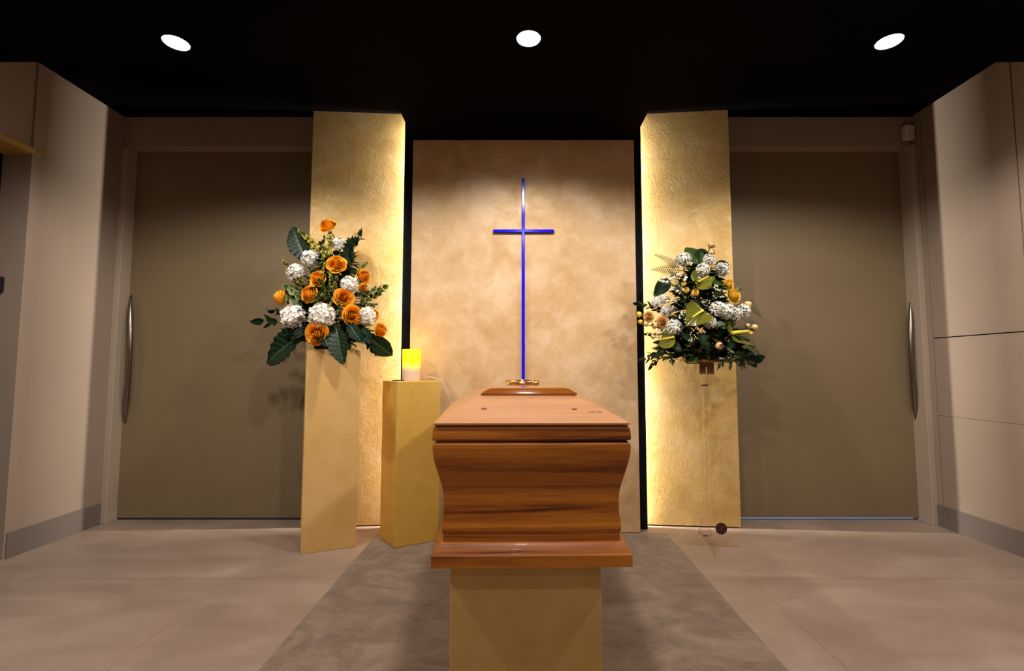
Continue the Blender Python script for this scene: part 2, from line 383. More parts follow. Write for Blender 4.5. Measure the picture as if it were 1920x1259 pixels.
# back wall: head over both doors
w = MB()
w.box(LX, RX, HY, 3.46, 2.64, RZ)
w.box(-1.30, 1.30, HY + .02, 3.46, 0, 2.64)
struct(w.build('wall_back', M['wall']), 'beige back wall above the doors and behind the gold panels', 'wall')
w = MB().box(-4.2, 4.2, BACK - .1, BACK, 0, RZ); struct(w.build('wall_front', M['wall']), 'beige wall behind the camera', 'wall')

for nm, x0, x1, lab in (('trim_2', LX, LX + .042, 'pale door jamb beside the left wall'), ('trim_3', RX - .04, RX, 'pale door jamb beside the right wall')):
    j = MB().box(x0, x1, 3.29 if x0 < 0 else 3.265, 3.46, 0, 2.64)
    struct(bevel(j.build(nm, M['jamb']), .003), lab, 'door jamb')

def handle(parent, x, sgn):
    pts = []
    for i in range(25):
        t = i / 24; z = .672 + t * .905
        bow = math.sin(PI * t)
        lean = (t - .5) * .012
        pts.append((x + sgn * (.052 * bow - lean), -.006 - .055 * math.sin(PI * t) ** .7, z))
    hb = MB().tube(pts, lambda t: .004 + .0125 * min(1, math.sin(PI * t) * 2.2), 14, squash=1.15)
    hb.build('door_handle', M['steel'], parent)
for nm, x0, x1, hx, sgn, lab in (('door_1', LX + .042, -1.2, -2.785, 1, 'tall olive taupe sliding door on the left'), ('door_2', 1.2, RX - .04, 2.785, -1, 'tall olive taupe sliding door on the right')):
    dm = MB().box(x0, x1, 0, .045, .018, 2.66)
    d = dm.build(nm, M['door'], None, (0, 3.38, 0)); struct(d, lab, 'door')
    handle(d, hx, sgn)

# room behind the doors, seen only as the slit of light under them
w = MB().box(-4.2, 4.2, 4.3, 4.4, 0, RZ); struct(w.build('wall_far', M['wall']), 'wall of the room behind the doors', 'wall')

# skirtings
b = MB().box(LX, LX + .010, 2.70, 3.29, 0, .142); struct(bevel(b.build('baseboard_left', M['base']), .002), 'taupe tile skirting along the left wall', 'baseboard')
b = MB()
for a, bb in ((3.185, 3.265), (2.29, 3.182), (1.4, 2.287), (BACK, 1.397)): b.box(RX - .010, RX, a, bb, 0, .142)
struct(bevel(b.build('baseboard_right', M['base']), .002), 'taupe tile skirting along the right wall', 'baseboard')

# gold centre panel and the black returns beside it
o = MB().box(-.728, .768, 3.12, 3.19, .004, CZ).build('wall_center', M['plaster'])
struct(bevel(o, .002), 'tall pale gold plaster panel behind the coffin', 'wall panel')
for nm, x0, x1, lab in (('trim_4', -.803, -.66, 'black upright strip left of the centre panel'), ('trim_5', .70, .834, 'black upright strip right of the centre panel')):
    o = MB().box(x0, x1, 3.192, 3.243, 0, RZ).build(nm, M['blackmat']); struct(o, lab, 'trim')

def side_panel(nm, xi, yi, xo, yo, lab):
    p = MB(); s = 1 if xo > xi else -1
    q = [(xi, yi), (xo, yo), (xo, yo + .03), (xi, yi + .03)]
    p.add([(x, y, z) for z in (.010, RZ) for x, y in q], [(0, 1, 2, 3), (4, 5, 6, 7), (0, 1, 5, 4), (1, 2, 6, 5), (2, 3, 7, 6), (3, 0, 4, 7)])
    struct(p.build(nm, M['foil']), lab, 'wall panel')
side_panel('wall_panel_left', -.70, 3.270, -1.455, 3.219, 'brushed gold wall panel lit along its edge, on the left')
side_panel('wall_panel_right', .72, 3.2723, 1.452, 3.206, 'brushed gold wall panel lit along its edge, on the right')
for s, x, y0, y1 in ((-1, -.73, 3.2455, 3.2605), (1, .76, 3.2465, 3.2615)):
    l = MB(); l.add([(x, y0, .02), (x, y1, .02), (x, y1, CZ + .2), (x, y0, CZ + .2)], [(0, 1, 2, 3) if s > 0 else (3, 2, 1, 0)])
    l.box(x - s * .001, x - s * .008, y0, y1, .02, CZ + .2, 1)
    o = l.build('light_strip', [M['led'], M['white']], fix=False)
    tag(o, 'glowing vertical light strip behind the %s black edge' % ('left' if s < 0 else 'right'), 'light strip', 'vertical light strips')

# motion sensor high in the right corner
t = thing('motion_sensor', 'small white motion sensor high in the right corner', 'sensor', (2.765, HY, 2.66))
o = bevel(MB().box(-.034, .034, -.045, 0, .022, .122).build('housing', M['white'], t), .008, 3)
ln = MB(); ln.rings([[(-.03 + .06 * k / 8, -.045 - .012 * math.sin(PI * k / 8) * (1 - f * .4), .0 + .04 * f) for k in range(9)] for f in (0, .3, .6, 1)], closed=False)
ln.build('lens', M['white'], t)

# ceiling lamps
lamps = []
def ceiling_lamp(x, y, label):
    t = thing('ceiling_light', label, 'ceiling light', (x, y, CZ), 0, 'round downlights in the black ceiling')
    r = MB(); n = 40
    r.lathe([(.063, 0.001), (.063, -.003), (.060, -.006), (.056, -.006), (.055, .001)], n, cap0=False, cap1=False)
    r.build('trim_ring', M['blackmat'], t)
    d = MB(); d.lathe([(.055, -.0005), (.054, -.004), (.045, -.0065), (.025, -.008), (.001, -.0085)], n, cap0=False)
    d.build('diffuser', M['lamp'], t)
ceiling_lamp(-1.637, 2.153, 'round white downlight near the left end of the ceiling')
ceiling_lamp(.038, 2.124, 'round white downlight above the coffin at mid ceiling')
ceiling_lamp(1.746, 2.145, 'round white downlight near the right end of the ceiling')

# ------------------------------------------------------------------ rug
r = MB(); nx, ny = 60, 120
random.seed(3)
rx0, rx1, ry0, ry1 = -.912, .932, -1.2, 3.115
vs, fs = [], []
for i in range(nx + 1):
    for j in range(ny + 1):
        e = min(i, nx - i, j, ny - j)
        vs.append((rx0 + (rx1 - rx0) * i / nx, ry0 + (ry1 - ry0) * j / ny, .002 if e == 0 else .012 + random.uniform(-.0007, .0007)))
for i in range(nx):
    for j in range(ny):
        a = i * (ny + 1) + j; fs.append((a, a + ny + 1, a + ny + 2, a + 1))
r.add(vs, fs, 0, True)
tag(r.build('rug', M['rug']), 'long taupe pile runner rug under the coffin', 'rug')

# ------------------------------------------------------------------ coffin
CX0, CY0 = .034, 1.42
cof = thing('coffin', 'varnished reddish wooden coffin on a gold block', 'coffin', (CX0, CY0, 0), math.radians(1.1))
LEN = 1.57
def plan(o, hf=.2935, hs=.345, hb=.30, ys=1.02):
    return [(-(hf - o), o), (hf - o, o), (hs - o, ys), (hb - o, LEN - o), (-(hb - o), LEN - o), (-(hs - o), ys)]
def loft(name, prof, mat, cap0=True, cap1=True, smooth=False, bw=.0):
    m = MB(); m.rings([[(x, y, z) for x, y in plan(o)] for o, z in prof], 0, smooth, True, cap0, cap1)
    ob = m.build(name, mat, cof)
    return ob
def curve_prof(pts, n=10):
    out = []
    for i in range(len(pts) - 1):
        p0 = pts[max(i - 1, 0)]; p1 = pts[i]; p2 = pts[i + 1]; p3 = pts[min(i + 2, len(pts) - 1)]
        for k in range(n):
            t = k / n
            out.append(tuple(.5 * (2 * p1[a] + (p2[a] - p0[a]) * t + (2 * p0[a] - 5 * p1[a] + 4 * p2[a] - p3[a]) * t * t + (3 * p1[a] - p0[a] - 3 * p2[a] + p3[a]) * t ** 3) for a in (0, 1)))
    return out + [pts[-1]]
plinth = [(.006, .472), (.0005, .474), (.0005, .507)] + [(.0025, .5092), (.0058, .5155), (.0096, .5215), (.0138, .5270), (.0184, .5318), (.0232, .5360), (.0262, .5378), (.0300, .5384), (.0300, .561)]
loft('plinth', plinth, M['wood'])
ogee = [(.0300, .559), (.0300, .563), (.0290, .5655), (.0270, .572), (.0268, .580)] + curve_prof([(.0268, .580), (.0295, .60), (.0322, .645), (.0285, .69), (.0170, .735), (.0065, .776), (.0015, .805), (.0008, .826)], 4)
def shade_smooth_by_angle(ob, ang=30):
    me = ob.data
    for p in me.polygons: p.use_smooth = True
    bm = bmesh.new(); bm.from_mesh(me)
    for e in bm.edges:
        e.smooth = len(e.link_faces) == 2 and e.calc_face_angle(0) < math.radians(ang)
    bm.to_mesh(me); bm.free()
body = loft('body', ogee + [(.0035, .8305), (.0105, .8345)], M['wood'])
rim = loft('rim', [(.0105, .8342), (.0095, .8372), (.0022, .8385), (.0, .8425)] + [(.0004, .858), (.0018, .870), (.0048, .878), (.0090, .8825), (.018, .8825)], M['wood'])
for ob in list(cof.children): shade_smooth_by_angle(ob, 25)

# lid: hipped, slightly domed slopes, flat crown
def lidring(f, z):
    lo = [(-.290, -.004), (.290, -.004), (.346, 1.02), (.302, LEN + .004), (-.302, LEN + .004), (-.346, 1.02)]
    hi = [(-.172, .43), (.172, .43), (.215, 1.00), (.165, 1.33), (-.165, 1.33), (-.215, 1.00)]
    return [(a[0] + (b[0] - a[0]) * f, a[1] + (b[1] - a[1]) * f, z) for a, b in zip(lo, hi)]
lr = [lidring(0.012, .8835), lidring(0, .8850), lidring(0, .8900)]
for k in range(1, 11):
    f = k / 10
    lr.append(lidring(f, .8905 + (.947 - .8905) * (f + .30 * f * (1 - f))))
lid = MB(); lid.rings(lr, 0, False, True, True, True); lid = lid.build('lid', M['wood_lit'], cof); shade_smooth_by_angle(lid, 18)
lid['label'] = 'satin wooden lid with sloping sides, coloured as if lit from above'
# glossy slab on the crown
sl = MB(); rs = []
def rrect(hx, y0, y1, z, r=.02, n=4):
    out = []
    for cx, cy, a0 in ((hx - r, y0 + r, -PI / 2), (hx - r, y1 - r, 0), (-hx + r, y1 - r, PI / 2), (-hx + r, y0 + r, PI)):
        for k in range(n + 1):
            a = a0 + PI / 2 * k / n; out.append((cx + r * math.cos(a), cy + r * math.sin(a), z))
    return out
SC = .007
for ins, z in ((.006, .9465), (.001, .948), (0, .9505), (.0, .9545), (.003, .9575), (.006, .959), (.012, .964), (.020, .9690), (.030, .9735), (.042, .9770), (.056, .9795), (.075, .9808), (.09, .981)):
    rs.append([(x + SC, y, zz) for x, y, zz in rrect(.188 - ins, .428 + ins * .9, .70 - ins * .6, z, .012)])
sl.rings(rs, 0, False, True, True, True)
so = sl.build('crown_slab', M['wood_gloss'], cof); shade_smooth_by_angle(so, 22)
so['label'] = 'dark glossy slab on the lid'
def lid_z(y): # front slope height
    f = (y + .004) / .434; return .8905 + .0565 * (f + .30 * f * (1 - f))
for px in (-.152, .147):
    y = .17 if px < 0 else .163
    s = MB(); s.lathe([(.0095, -.002), (.0095, .0012), (.0085, .0022), (.006, .0022), (.0055, .0012), (.0, .0012)], 18)
    k = s.build('screw_cap', M['screw'], cof, (px, y, lid_z(y))); k.rotation_euler = (math.atan2(.0565 * (1 + .3 * (1 - 2 * .4)), .434), 0, 0)
st = MB()
for k, (a, b, yy) in enumerate([(0, .004, 1), (.006, .011, 1), (.013, .016, 1), (.018, .024, 1), (.026, .029, 1), (.031, .038, 1), (.040, .044, 1), (.003, .008, 0), (.010, .018, 0), (.026, .034, 0), (.036, .040, 0)]):
    st.box(a, b, .010 * yy, .010 * yy + .0065, 0, .0006)
k = st.build('stamp', M['ink'], cof, (.188, .115, lid_z(.115) - .0003)); k.rotation_euler = (math.atan2(.0565 * 1.12, .434), 0, math.radians(-2))

# stand under the coffin
t = MB().box(-.2305, .2305, 0, 1.38, 0, .459).build('coffin_stand', M['pedestal'], None, (.0165, 1.50, .0131)); t.rotation_euler = (0, 0, math.radians(1.1))
tag(bevel(t, .003), 'gold plaster block carrying the coffin', 'stand')

# brass ring ornament on the lid
rg = thing('brass_ring', 'low polished brass ring standing on the coffin lid', 'ornament', (.008, 2.26, .9478))
m = MB(); n = 48
m.rings([[(r * math.cos(2 * PI * j / n), r * math.sin(2 * PI * j / n), z) for j in range(n)] for r, z in ((.080, .002), (.080, .036), (.077, .036), (.077, .002), (.080, .002))]); m.build('band', M['brass'], rg)
for z in (.003, .0455):
    m = MB(); m.rings([[((.081 + .0035 * math.cos(2 * PI * i / 10)) * math.cos(2 * PI * j / n), (.081 + .0035 * math.cos(2 * PI * i / 10)) * math.sin(2 * PI * j / n), z + .0035 * math.sin(2 * PI * i / 10)) for j in range(n)] for i in range(11)]); m.build('rim', M['brass'], rg)
for j in range(6):
    a = -PI / 2 + .1 + j * PI / 3; q = MB(); q.tube([(.081 * math.cos(a), .081 * math.sin(a), .003), (.081 * math.cos(a), .081 * math.sin(a), .046)], .0035, 8); q.build('post', M['brass'], rg)

# ------------------------------------------------------------------ cross on the centre panel
x = thing('cross', 'slim blue glossy cross on the gold centre panel', 'cross', (.018, 3.12, .94))
def bar(name, a, b, y0=-.022, y1=-.004, hw=.0105):
    m = MB(); d = (V(b) - V(a)).normalized(); p = V((0, 1, 0)).cross(d)
    out = []
    for c0, s in ((V(b), 1), (V(a), -1)):
        for k in range(7):
            an = -PI / 2 + PI * k / 6
            out.append(c0 + d * s * math.cos(an) * hw + p * s * math.sin(an) * hw)
    m.rings([[(q.x, y, q.z) for q in out] for y in (y1, y0)], 0, False, True, True, True)
    return bevel(m.build(name, M['blue'], x), .003, 2)
bar('upright', (0, 0, .0), (0, 0, 1.376))
bar('crossbar', (-.192, 0, 1.026), (.196, 0, 1.026), -.0215, -.0045)
for zz in (.3, 1.0, 1.3):
    m = MB(); m.tube([(0, -.006, zz), (0, -.0002, zz)], .006, 10); m.build('spacer', M['steel'], x)

# ------------------------------------------------------------------ pedestals and candle
pl = MB().box(0, .30, 0, .30, 0, 1.165).build('flower_pedestal', M['pedestal'], None, (-1.246, 2.765, 0)); pl.rotation_euler = (0, 0, math.radians(24.5))
tag(bevel(pl, .003), 'tall square gold pedestal under the orange roses', 'pedestal')
pq = [(0, 0), (.238, .122), (.104, .276), (-.135, .172)]
pc = MB().rings([[(a, b, z) for a, b in pq] for z in (0, .962)], 0, False, True, True, True).build('candle_pedestal', M['pedestal_shaded'], None, (-.732, 2.828, .0131))
tag(bevel(pc, .003), 'shorter square gold pedestal carrying the candle', 'pedestal')

cd = thing('candle', 'yellow and white pillar candle on the shorter gold pedestal', 'candle', (-.683, 2.975, .974))
m = MB(); m.lathe([(.0, 0), (.054, 0), (.056, .003), (.056, .193), (.055, .196), (.052, .197), (.050, .190), (.030, .185), (.0, .184)], 40, cap0=False, cap1=False); m.build('wax_body', M['candle'], cd)
m = MB(); m.lathe([(.004, .183), (.006, .190), (.0075, .198), (.006, .206), (.002, .213)], 12); m.build('flame_tip', emitter('flame_tip', (1, .72, .05), 1.0), cd)
m = MB(); m.tube([(.05, .03, .006), (.085, .02, .022), (.12, .01, .026), (.150, .0, .018), (.175, .003, .012), (.194, .006, .004), (.206, .012, -.02), (.220, .018, -.06), (.24, .025, -.11), (.255, .04, -.16), (.26, .06, -.3)], .0022, 6); m.build('power_cord', principled('white_cord', (.75, .68, .55), .5), cd)
bt = MB().rings([[(a, b, z) for a, b in ((-.033, -.02), (.033, -.02), (.033, .02), (-.033, .02))] for z in (0, .009)], 0, False, True, True, True).build('tray', M['black'], None, (-.752, 2.93, .974))
bt.rotation_euler = (0, 0, math.radians(28)); tag(bevel(bt, .003), 'small flat black tray beside the candle', 'tray')

# ------------------------------------------------------------------ flower meshes (unit size)
def rose_mesh(name, mat, seed, openk=1.0):
    rnd = random.Random(seed); m = MB()
    layers = [(2, .13, .72, 1.9, .0), (3, .25, .74, 1.55, .02), (3, .38, .69, 1.5, .04), (4, .52, .59, 1.15, .06), (5, .68, .42, .95, .09), (5, .84, .18, .92, .13), (5, 1.0, -.10, .9, .18)]
    NU, NV = 8, 8
    off = rnd.random() * 6
    for li, (n, R, h, spread, roll) in enumerate(layers):
        off += .62
        for k in range(n):
            a0 = off + 2 * PI * k / n + rnd.uniform(-.1, .1)
            hh = h + rnd.uniform(-.03, .03); RR = R * rnd.uniform(.96, 1.04) * openk
            vs = []
            for iv in range(NV + 1):
                v = iv / NV
                for iu in range(NU + 1):
                    u = iu / NU * 2 - 1
                    wid = spread * (.45 + .55 * math.sin(PI * min(1, .1 + .5 * v)))
                    vv = v * (1 - .10 * abs(u) ** 3 * v)
                    q = vv * PI / 2 * .97
                    rad = RR * (.12 + .88 * math.sin(q) ** .75)
                    z = -.55 + (hh + .55) * (1 - math.cos(q)) ** .85
                    if vv > .78:
                        e = (vv - .78) / .22; rad += roll * e * e; z -= roll * .45 * e * e
                    rad += .03 * RR * math.sin(4 * u + a0) * v
                    rad -= .10 * RR * (iu / NU) * v          # one edge tucks under its neighbour
                    ang = a0 + u * wid
                    vs.append((rad * math.cos(ang), rad * math.sin(ang), z))
            fs = [(iv * (NU + 1) + iu, iv * (NU + 1) + iu + 1, (iv + 1) * (NU + 1) + iu + 1, (iv + 1) * (NU + 1) + iu) for iv in range(NV) for iu in range(NU)]
            m.add(vs, fs, 0, True)
    m.lathe([(.0, .64), (.05, .66), (.08, .58), (.08, .1)], 8, 0, cap0=False, cap1=False)
    for k in range(5):  # sepals
        a = 2 * PI * k / 5
        m.add([(.1 * math.cos(a - .5), .1 * math.sin(a - .5), -.42), (.1 * math.cos(a + .5), .1 * math.sin(a + .5), -.42), (.75 * math.cos(a), .75 * math.sin(a), -.30)], [(0, 1, 2)], 1)
    m.tube([(0, 0, -.38), (.05, 0, -1.2), (.0, .1, -2.4)], .07, 6, 1)
    return m.mesh(name, [mat, M['stem']])

def bud_mesh(name, mat, seed):
    rnd = random.Random(seed); m = MB()
    for n, R, h, sp in ((3, .40, 1.0, 1.5), (4, .58, .92, 1.1), (3, .66, .72, 1.0)):
        for k in range(n):
            a0 = 2 * PI * k / n + rnd.random(); vs = []
            for iv in range(7):
                v = iv / 6
                for iu in range(7):
                    u = iu / 3 - 1
                    rad = R * (.25 + .95 * math.sin(PI * (.08 + .72 * v)) ) * (1 - .05 * iu)
                    ang = a0 + u * sp * (.5 + .5 * math.sin(PI * (.1 + .6 * v)))
                    vs.append((rad * math.cos(ang), rad * math.sin(ang), -.7 + (h + .7) * v * (1 - .16 * u * u * v)))
            m.add(vs, [(iv * 7 + iu, iv * 7 + iu + 1, (iv + 1) * 7 + iu + 1, (iv + 1) * 7 + iu) for iv in range(6) for iu in range(6)], 0, True)
    for k in range(5):
        a = 2 * PI * k / 5
        vs = [(.2 * math.cos(a - .4), .2 * math.sin(a - .4), -.75), (.2 * math.cos(a + .4), .2 * math.sin(a + .4), -.75), (.72 * math.cos(a + .3), .72 * math.sin(a + .3), -.25), (.72 * math.cos(a - .3), .72 * math.sin(a - .3), -.25), (.95 * math.cos(a), .95 * math.sin(a), .15)]
        m.add(vs, [(0, 1, 2, 3), (3, 2, 4)], 1)
    m.tube([(0, 0, -.7), (.08, 0, -1.6), (0, .15, -3.2)], .10, 6, 1)
    return m.mesh(name, [mat, M['stem']])

def hyd_mesh(name, seed, N=112, fs=.235, gap=.0, core=None):
    rnd = random.Random(seed); m = MB()
    for i in range(N):
        z = 1 - 1.55 * (i + .5) / N; ph = i * 2.399963 + rnd.uniform(-.2, .2); rr = math.sqrt(max(0, 1 - z * z))
        nrm = V((rr * math.cos(ph), rr * math.sin(ph), z)); p = nrm * rnd.uniform(.80, 1.03 - gap)
        nrm = (nrm + V((rnd.uniform(-.5, .5), rnd.uniform(-.5, .5), rnd.uniform(-.5, .5)))).normalized()
        q = nrm.to_track_quat('Z', 'Y').to_matrix().to_4x4()
        mt = Matrix.Translation(p) @ q @ Matrix.Rotation(rnd.random() * 6, 4, 'Z')
        s = fs * rnd.uniform(.85, 1.15)
        for k in range(4):
            r4 = Matrix.Rotation(k * PI / 2, 4, 'Z')
            vs = [(0, 0, -.05 * s), (.42 * s, -.42 * s, .06 * s), (.85 * s, -.36 * s, .20 * s), (1.02 * s, 0, .05 * s), (.85 * s, .36 * s, .20 * s), (.42 * s, .42 * s, .06 * s), (.55 * s, 0, -.02 * s)]
            m.add(vs, [(0, 1, 6), (1, 2, 6), (2, 3, 6), (3, 4, 6), (4, 5, 6), (5, 0, 6)], 0, True, mt @ r4)
    m.ico((0, 0, 0), .76, 0 if core is None else 1, 2)
    m.tube([(0, 0, -.5), (0, .05, -1.2), (0, .1, -2.2)], .08, 6, 1)
    return m.mesh(name, [M['hyd'], M['stem']])

def leaf_into(m, L, W, mi=0, mat=None, droop=.15, fold=.25, ripple=0., nveins=7, rib=None, nu=6, nv=10, tip=.9, wave=0.):
    vs = []
    for j in range(nv + 1):
        t = j / nv
        w = W * (math.sin(PI * t ** tip) ** .75 if 0 < t < 1 else 0.02) * (1 + wave * math.sin(t * 22))
        for i in range(nu + 1):
            u = i / nu * 2 - 1
            z = -droop * L * t * t + fold * abs(u) * w + ripple * W * math.sin(nveins * PI * (t - .35 * abs(u)) * 2) * abs(u) ** .6
            vs.append((u * w, L * t, z))
    fs = [(j * (nu + 1) + i, j * (nu + 1) + i + 1, (j + 1) * (nu + 1) + i + 1, (j + 1) * (nu + 1) + i) for j in range(nv) for i in range(nu)]
    m.add(vs, fs, mi, True, mat)
    if rib is not None:
        rs = [[(W * .035 * (1.2 - t), L * t, -droop * L * t * t + W * .02), (-W * .035 * (1.2 - t), L * t, -droop * L * t * t + W * .02)] for t in [k / nv for k in range(nv + 1)]]
        m.rings(rs, rib, True, False, mat=mat)
        if ripple:
            for k in range(1, nveins):
                t0 = k / nveins * .92
                for sg in (-1, 1):
                    pts = []
                    for q in range(5):
                        f = q / 4; t = min(.985, t0 + .22 * f); u = .88 * f
                        w = W * (math.sin(PI * t ** tip) ** .75)
                        z = -droop * L * t * t + fold * u * w + ripple * W * math.sin(nveins * PI * (t - .35 * u) * 2) * u ** .6 + W * .018
                        pts.append((sg * u * w, L * t, z))
                    hw = W * .010
                    m.rings([[(p[0], p[1] - hw, p[2]), (p[0], p[1] + hw, p[2])] for p in pts], rib, True, False, mat=mat)

def big_leaf_mesh(name, W=.25, wave=.03):
    m = MB(); leaf_into(m, 1, W, 0, None, .12, .22, .055, 8, 1, 8, 36, .92, wave)
    m.tube([(0, 0, -.01), (0, -.12, -.02), (0, -.3, -.06)], .018, 6, 0)
    return m.mesh(name, [M['leaf_dark'], M['leaf_rib']])
def plain_leaf_mesh(name, mat, W=.3, rib=None):
    m = MB(); leaf_into(m, 1, W, 0, None, .15, .25, 0, 6, 1, 6, 12, .8); m.tube([(0, 0, 0), (0, -.35, -.05)], .02, 5, 0)
    return m.mesh(name, [mat, rib or mat])
def sprig_mesh(name, seed, stemmat, leafmats, n=6, L=.22, W=.09, cluster=2, start=.18, spread=1.0, edge=False):
    rnd = random.Random(seed); m = MB()
    pts = [(.03 * math.sin(3 * t), t, .04 * math.sin(2.5 * t)) for t in [k / 8 for k in range(9)]]
    m.tube(pts, .010, 5, 0)
    for k in range(n):
        t = start + (1 - start) * k / (n - 1)
        p = V((.03 * math.sin(3 * t), t, .04 * math.sin(2.5 * t)))
        for c in range(cluster if k < n - 1 else 1):
            side = (c / cluster) * 2 * PI + k * 1.3 + rnd.uniform(-.4, .4)
            el = rnd.uniform(.6, 1.1) * spread if k < n - 1 else 0
            rot = Matrix.Rotation(side, 4, 'Y') @ Matrix.Rotation(el, 4, 'X')
            s = rnd.uniform(.8, 1.15)
            mt = Matrix.Translation(p) @ rot @ Matrix.Rotation(rnd.uniform(-.6, .6), 4, 'Y')
            leaf_into(m, L * s, W * s, 1 + rnd.randrange(len(leafmats)), mt, .1, .2, 0, 5, None, 4, 6, .75)
    return m.mesh(name, [stemmat] + leafmats)
def variegated_sprig_mesh(name, seed, n=9, L=.175, W=.08):
    rnd = random.Random(seed); m = MB(); m.tube([(0, 0, 0), (.02, .5, .02), (0, 1, .03)], .011, 5, 0)
    for k in range(n):
        t = .15 + .85 * k / (n - 1); p = V((.02 * math.sin(PI * t), t, .03 * t))
        for c in range(2 if k < n - 1 else 3):
            side = c * PI + (k % 2) * PI / 2 + rnd.uniform(-.3, .3); el = rnd.uniform(.7, 1.1)
            mt = Matrix.Translation(p) @ Matrix.Rotation(side, 4, 'Y') @ Matrix.Rotation(el, 4, 'X'); s = rnd.uniform(.85, 1.15)
            leaf_into(m, L * s, W * s, 2, mt, .06, .25, 0, 5, None, 4, 7, .75)
            leaf_into(m, L * s * .86, W * s * .62, 1, mt @ Matrix.Translation((0, L * .05, .006)), .06, .25, 0, 5, None, 4, 7, .75)
            leaf_into(m, L * s * .86, W * s * .62, 1, mt @ Matrix.Translation((0, L * .05, -.006)), .06, .25, 0, 5, None, 4, 7, .75)
    return m.mesh(name, [M['stem'], M['leaf_mid'], M['leaf_var']])
def bead_sprig_mesh(name, seed, beadmats, n=64, r=.030, w=.10):
    rnd = random.Random(seed); m = MB(); m.tube([(0, 0, 0), (.02, .5, .02), (0, 1, 0)], .012, 5, 0)
    for k in range(n):
        t = .1 + .9 * k / n; a = rnd.random() * 6.28; d = w * (1.05 - .8 * t) * rnd.uniform(.4, 1.1) + .012
        m.ico((d * math.cos(a), t + rnd.uniform(-.01, .03), d * math.sin(a)), r * rnd.uniform(.7, 1.2), 1 + (0 if rnd.random() < .62 else 1), 1, (1, 1.5, 1))
    return m.mesh(name, [M['stem']] + beadmats)
def berry_sprig_mesh(name, seed, n=13):
    rnd = random.Random(seed); m = MB(); m.tube([(0, -.6, -.1), (0, 0, 0), (0, .4, .05)], .03, 5, 0)
    for k in range(n):
        p = V((rnd.uniform(-.6, .6), rnd.uniform(.1, 1.15), rnd.uniform(-.25, .4)))
        m.tube([(0, rnd.uniform(0, .4), .03), p], .014, 4, 0); m.ico(p, rnd.uniform(.07, .10), 1, 2)
    return m.mesh(name, [M['stem'], M['berry']])
def fern_mesh(name, seed):
    m = MB(); N = 14; m.tube([(0, -.2, -.03), (.01, .5, .05), (0, 1, -.02)], .010, 5, 0)
    for k in range(N):
        t = .02 + .96 * k / N; l = .30 * (1.04 - t) ** .85 + .02
        for sg in (-1, 1):
            mt = Matrix.Translation((0, t, .05 * math.sin(PI * max(0, t)))) @ Matrix.Rotation(-sg * 1.15, 4, 'Z')
            leaf_into(m, l, .010 + l * .02, 1, mt, .1, .2, 0, 5, None, 2, 9, .8, .5)
    return m.mesh(name, [M['stem'], M['leaf_mid']])
def ivy_mesh(name, seed):
    rnd = random.Random(seed); m = MB(); m.tube([(0, 0, 0), (.05, .5, .05), (0, 1, 0)], .012, 5, 0)
    shape = [(0, 0), (.30, -.10), (.50, .20), (.34, .34), (.42, .62), (.20, .62), (0, 1.0), (-.20, .62), (-.42, .62), (-.34, .34), (-.50, .20), (-.30, -.10)]
    for k in range(11):
        t = .12 + .88 * k / 10; s = rnd.uniform(.24, .36)
        mt = Matrix.Translation((.05 * math.sin(PI * t) + rnd.uniform(-.14, .14), t - .08, .04 + rnd.uniform(-.05, .1))) @ Euler((rnd.uniform(-.5, .9), rnd.uniform(-.7, .7), rnd.uniform(-1.3, 1.3))).to_matrix().to_4x4()
        vs = [(0, .3 * s, .0)] + [(a * s, b * s, .10 * s * (abs(a) * 2)) for a, b in shape]
        m.add(vs, [(0, i + 1, (i + 1) % 12 + 1) for i in range(12)], 1 if rnd.random() < .8 else 2, True, mt)
    return m.mesh(name, [M['stem'], M['leaf_dark'], M['leaf_olive']])
def spathe_mesh(name):
    m = MB(); NR, NA = 7, 32; vs = [(0, .12, 0)]
    for i in range(1, NR + 1):
        f = i / NR
        for j in range(NA):
            a = 2 * PI * j / NA
            # heart outline, tip at +Y
            x = .055 * 16 * math.sin(a) ** 3 / 1.9; y = -(13 * math.cos(a) - 5 * math.cos(2 * a) - 2 * math.cos(3 * a) - math.cos(4 * a)) * .030 + .42
            X = x * f; Y = .12 + (y - .12) * f
            z = .16 * (X * X) / .2 - .10 * max(0, Y - .4) + .03 * math.sin(6 * a) * f * f
            vs.append((X, Y, z))
    fs = [(0, 1 + j, 1 + (j + 1) % NA) for j in range(NA)] + [(1 + i * NA + j, 1 + i * NA + (j + 1) % NA, 1 + (i + 1) * NA + (j + 1) % NA, 1 + (i + 1) * NA + j) for i in range(NR - 1) for j in range(NA)]
    m.add(vs, fs, 0, True); return m.mesh(name, [M['anth']])
def spadix_mesh(name):
    m = MB(); pts = [(0, .12 + .48 * t, .03 + .22 * t - .06 * t * t) for t in [k / 10 for k in range(11)]]
    m.tube(pts, lambda t: .042 * (1 - .45 * t) * (1 if t < .95 else .6), 10); return m.mesh(name, [M['spadix']])
def twig_mesh(name):
    m = MB(); m.tube([(0, 0, 0), (.06, .4, .02), (.02, .75, .0), (.06, 1, 0)], lambda t: .02 * (1 - .6 * t), 5, 0)
    m.tube([(.055, .35, .02), (-.04, .6, .05), (-.05, .8, .05)], .009, 5, 0)
    leaf_into(m, .35, .05, 0, Matrix.Translation((.02, .72, 0)), .1, .1, 0, 5, None, 4, 6); return m.mesh(name, [M['twig']])

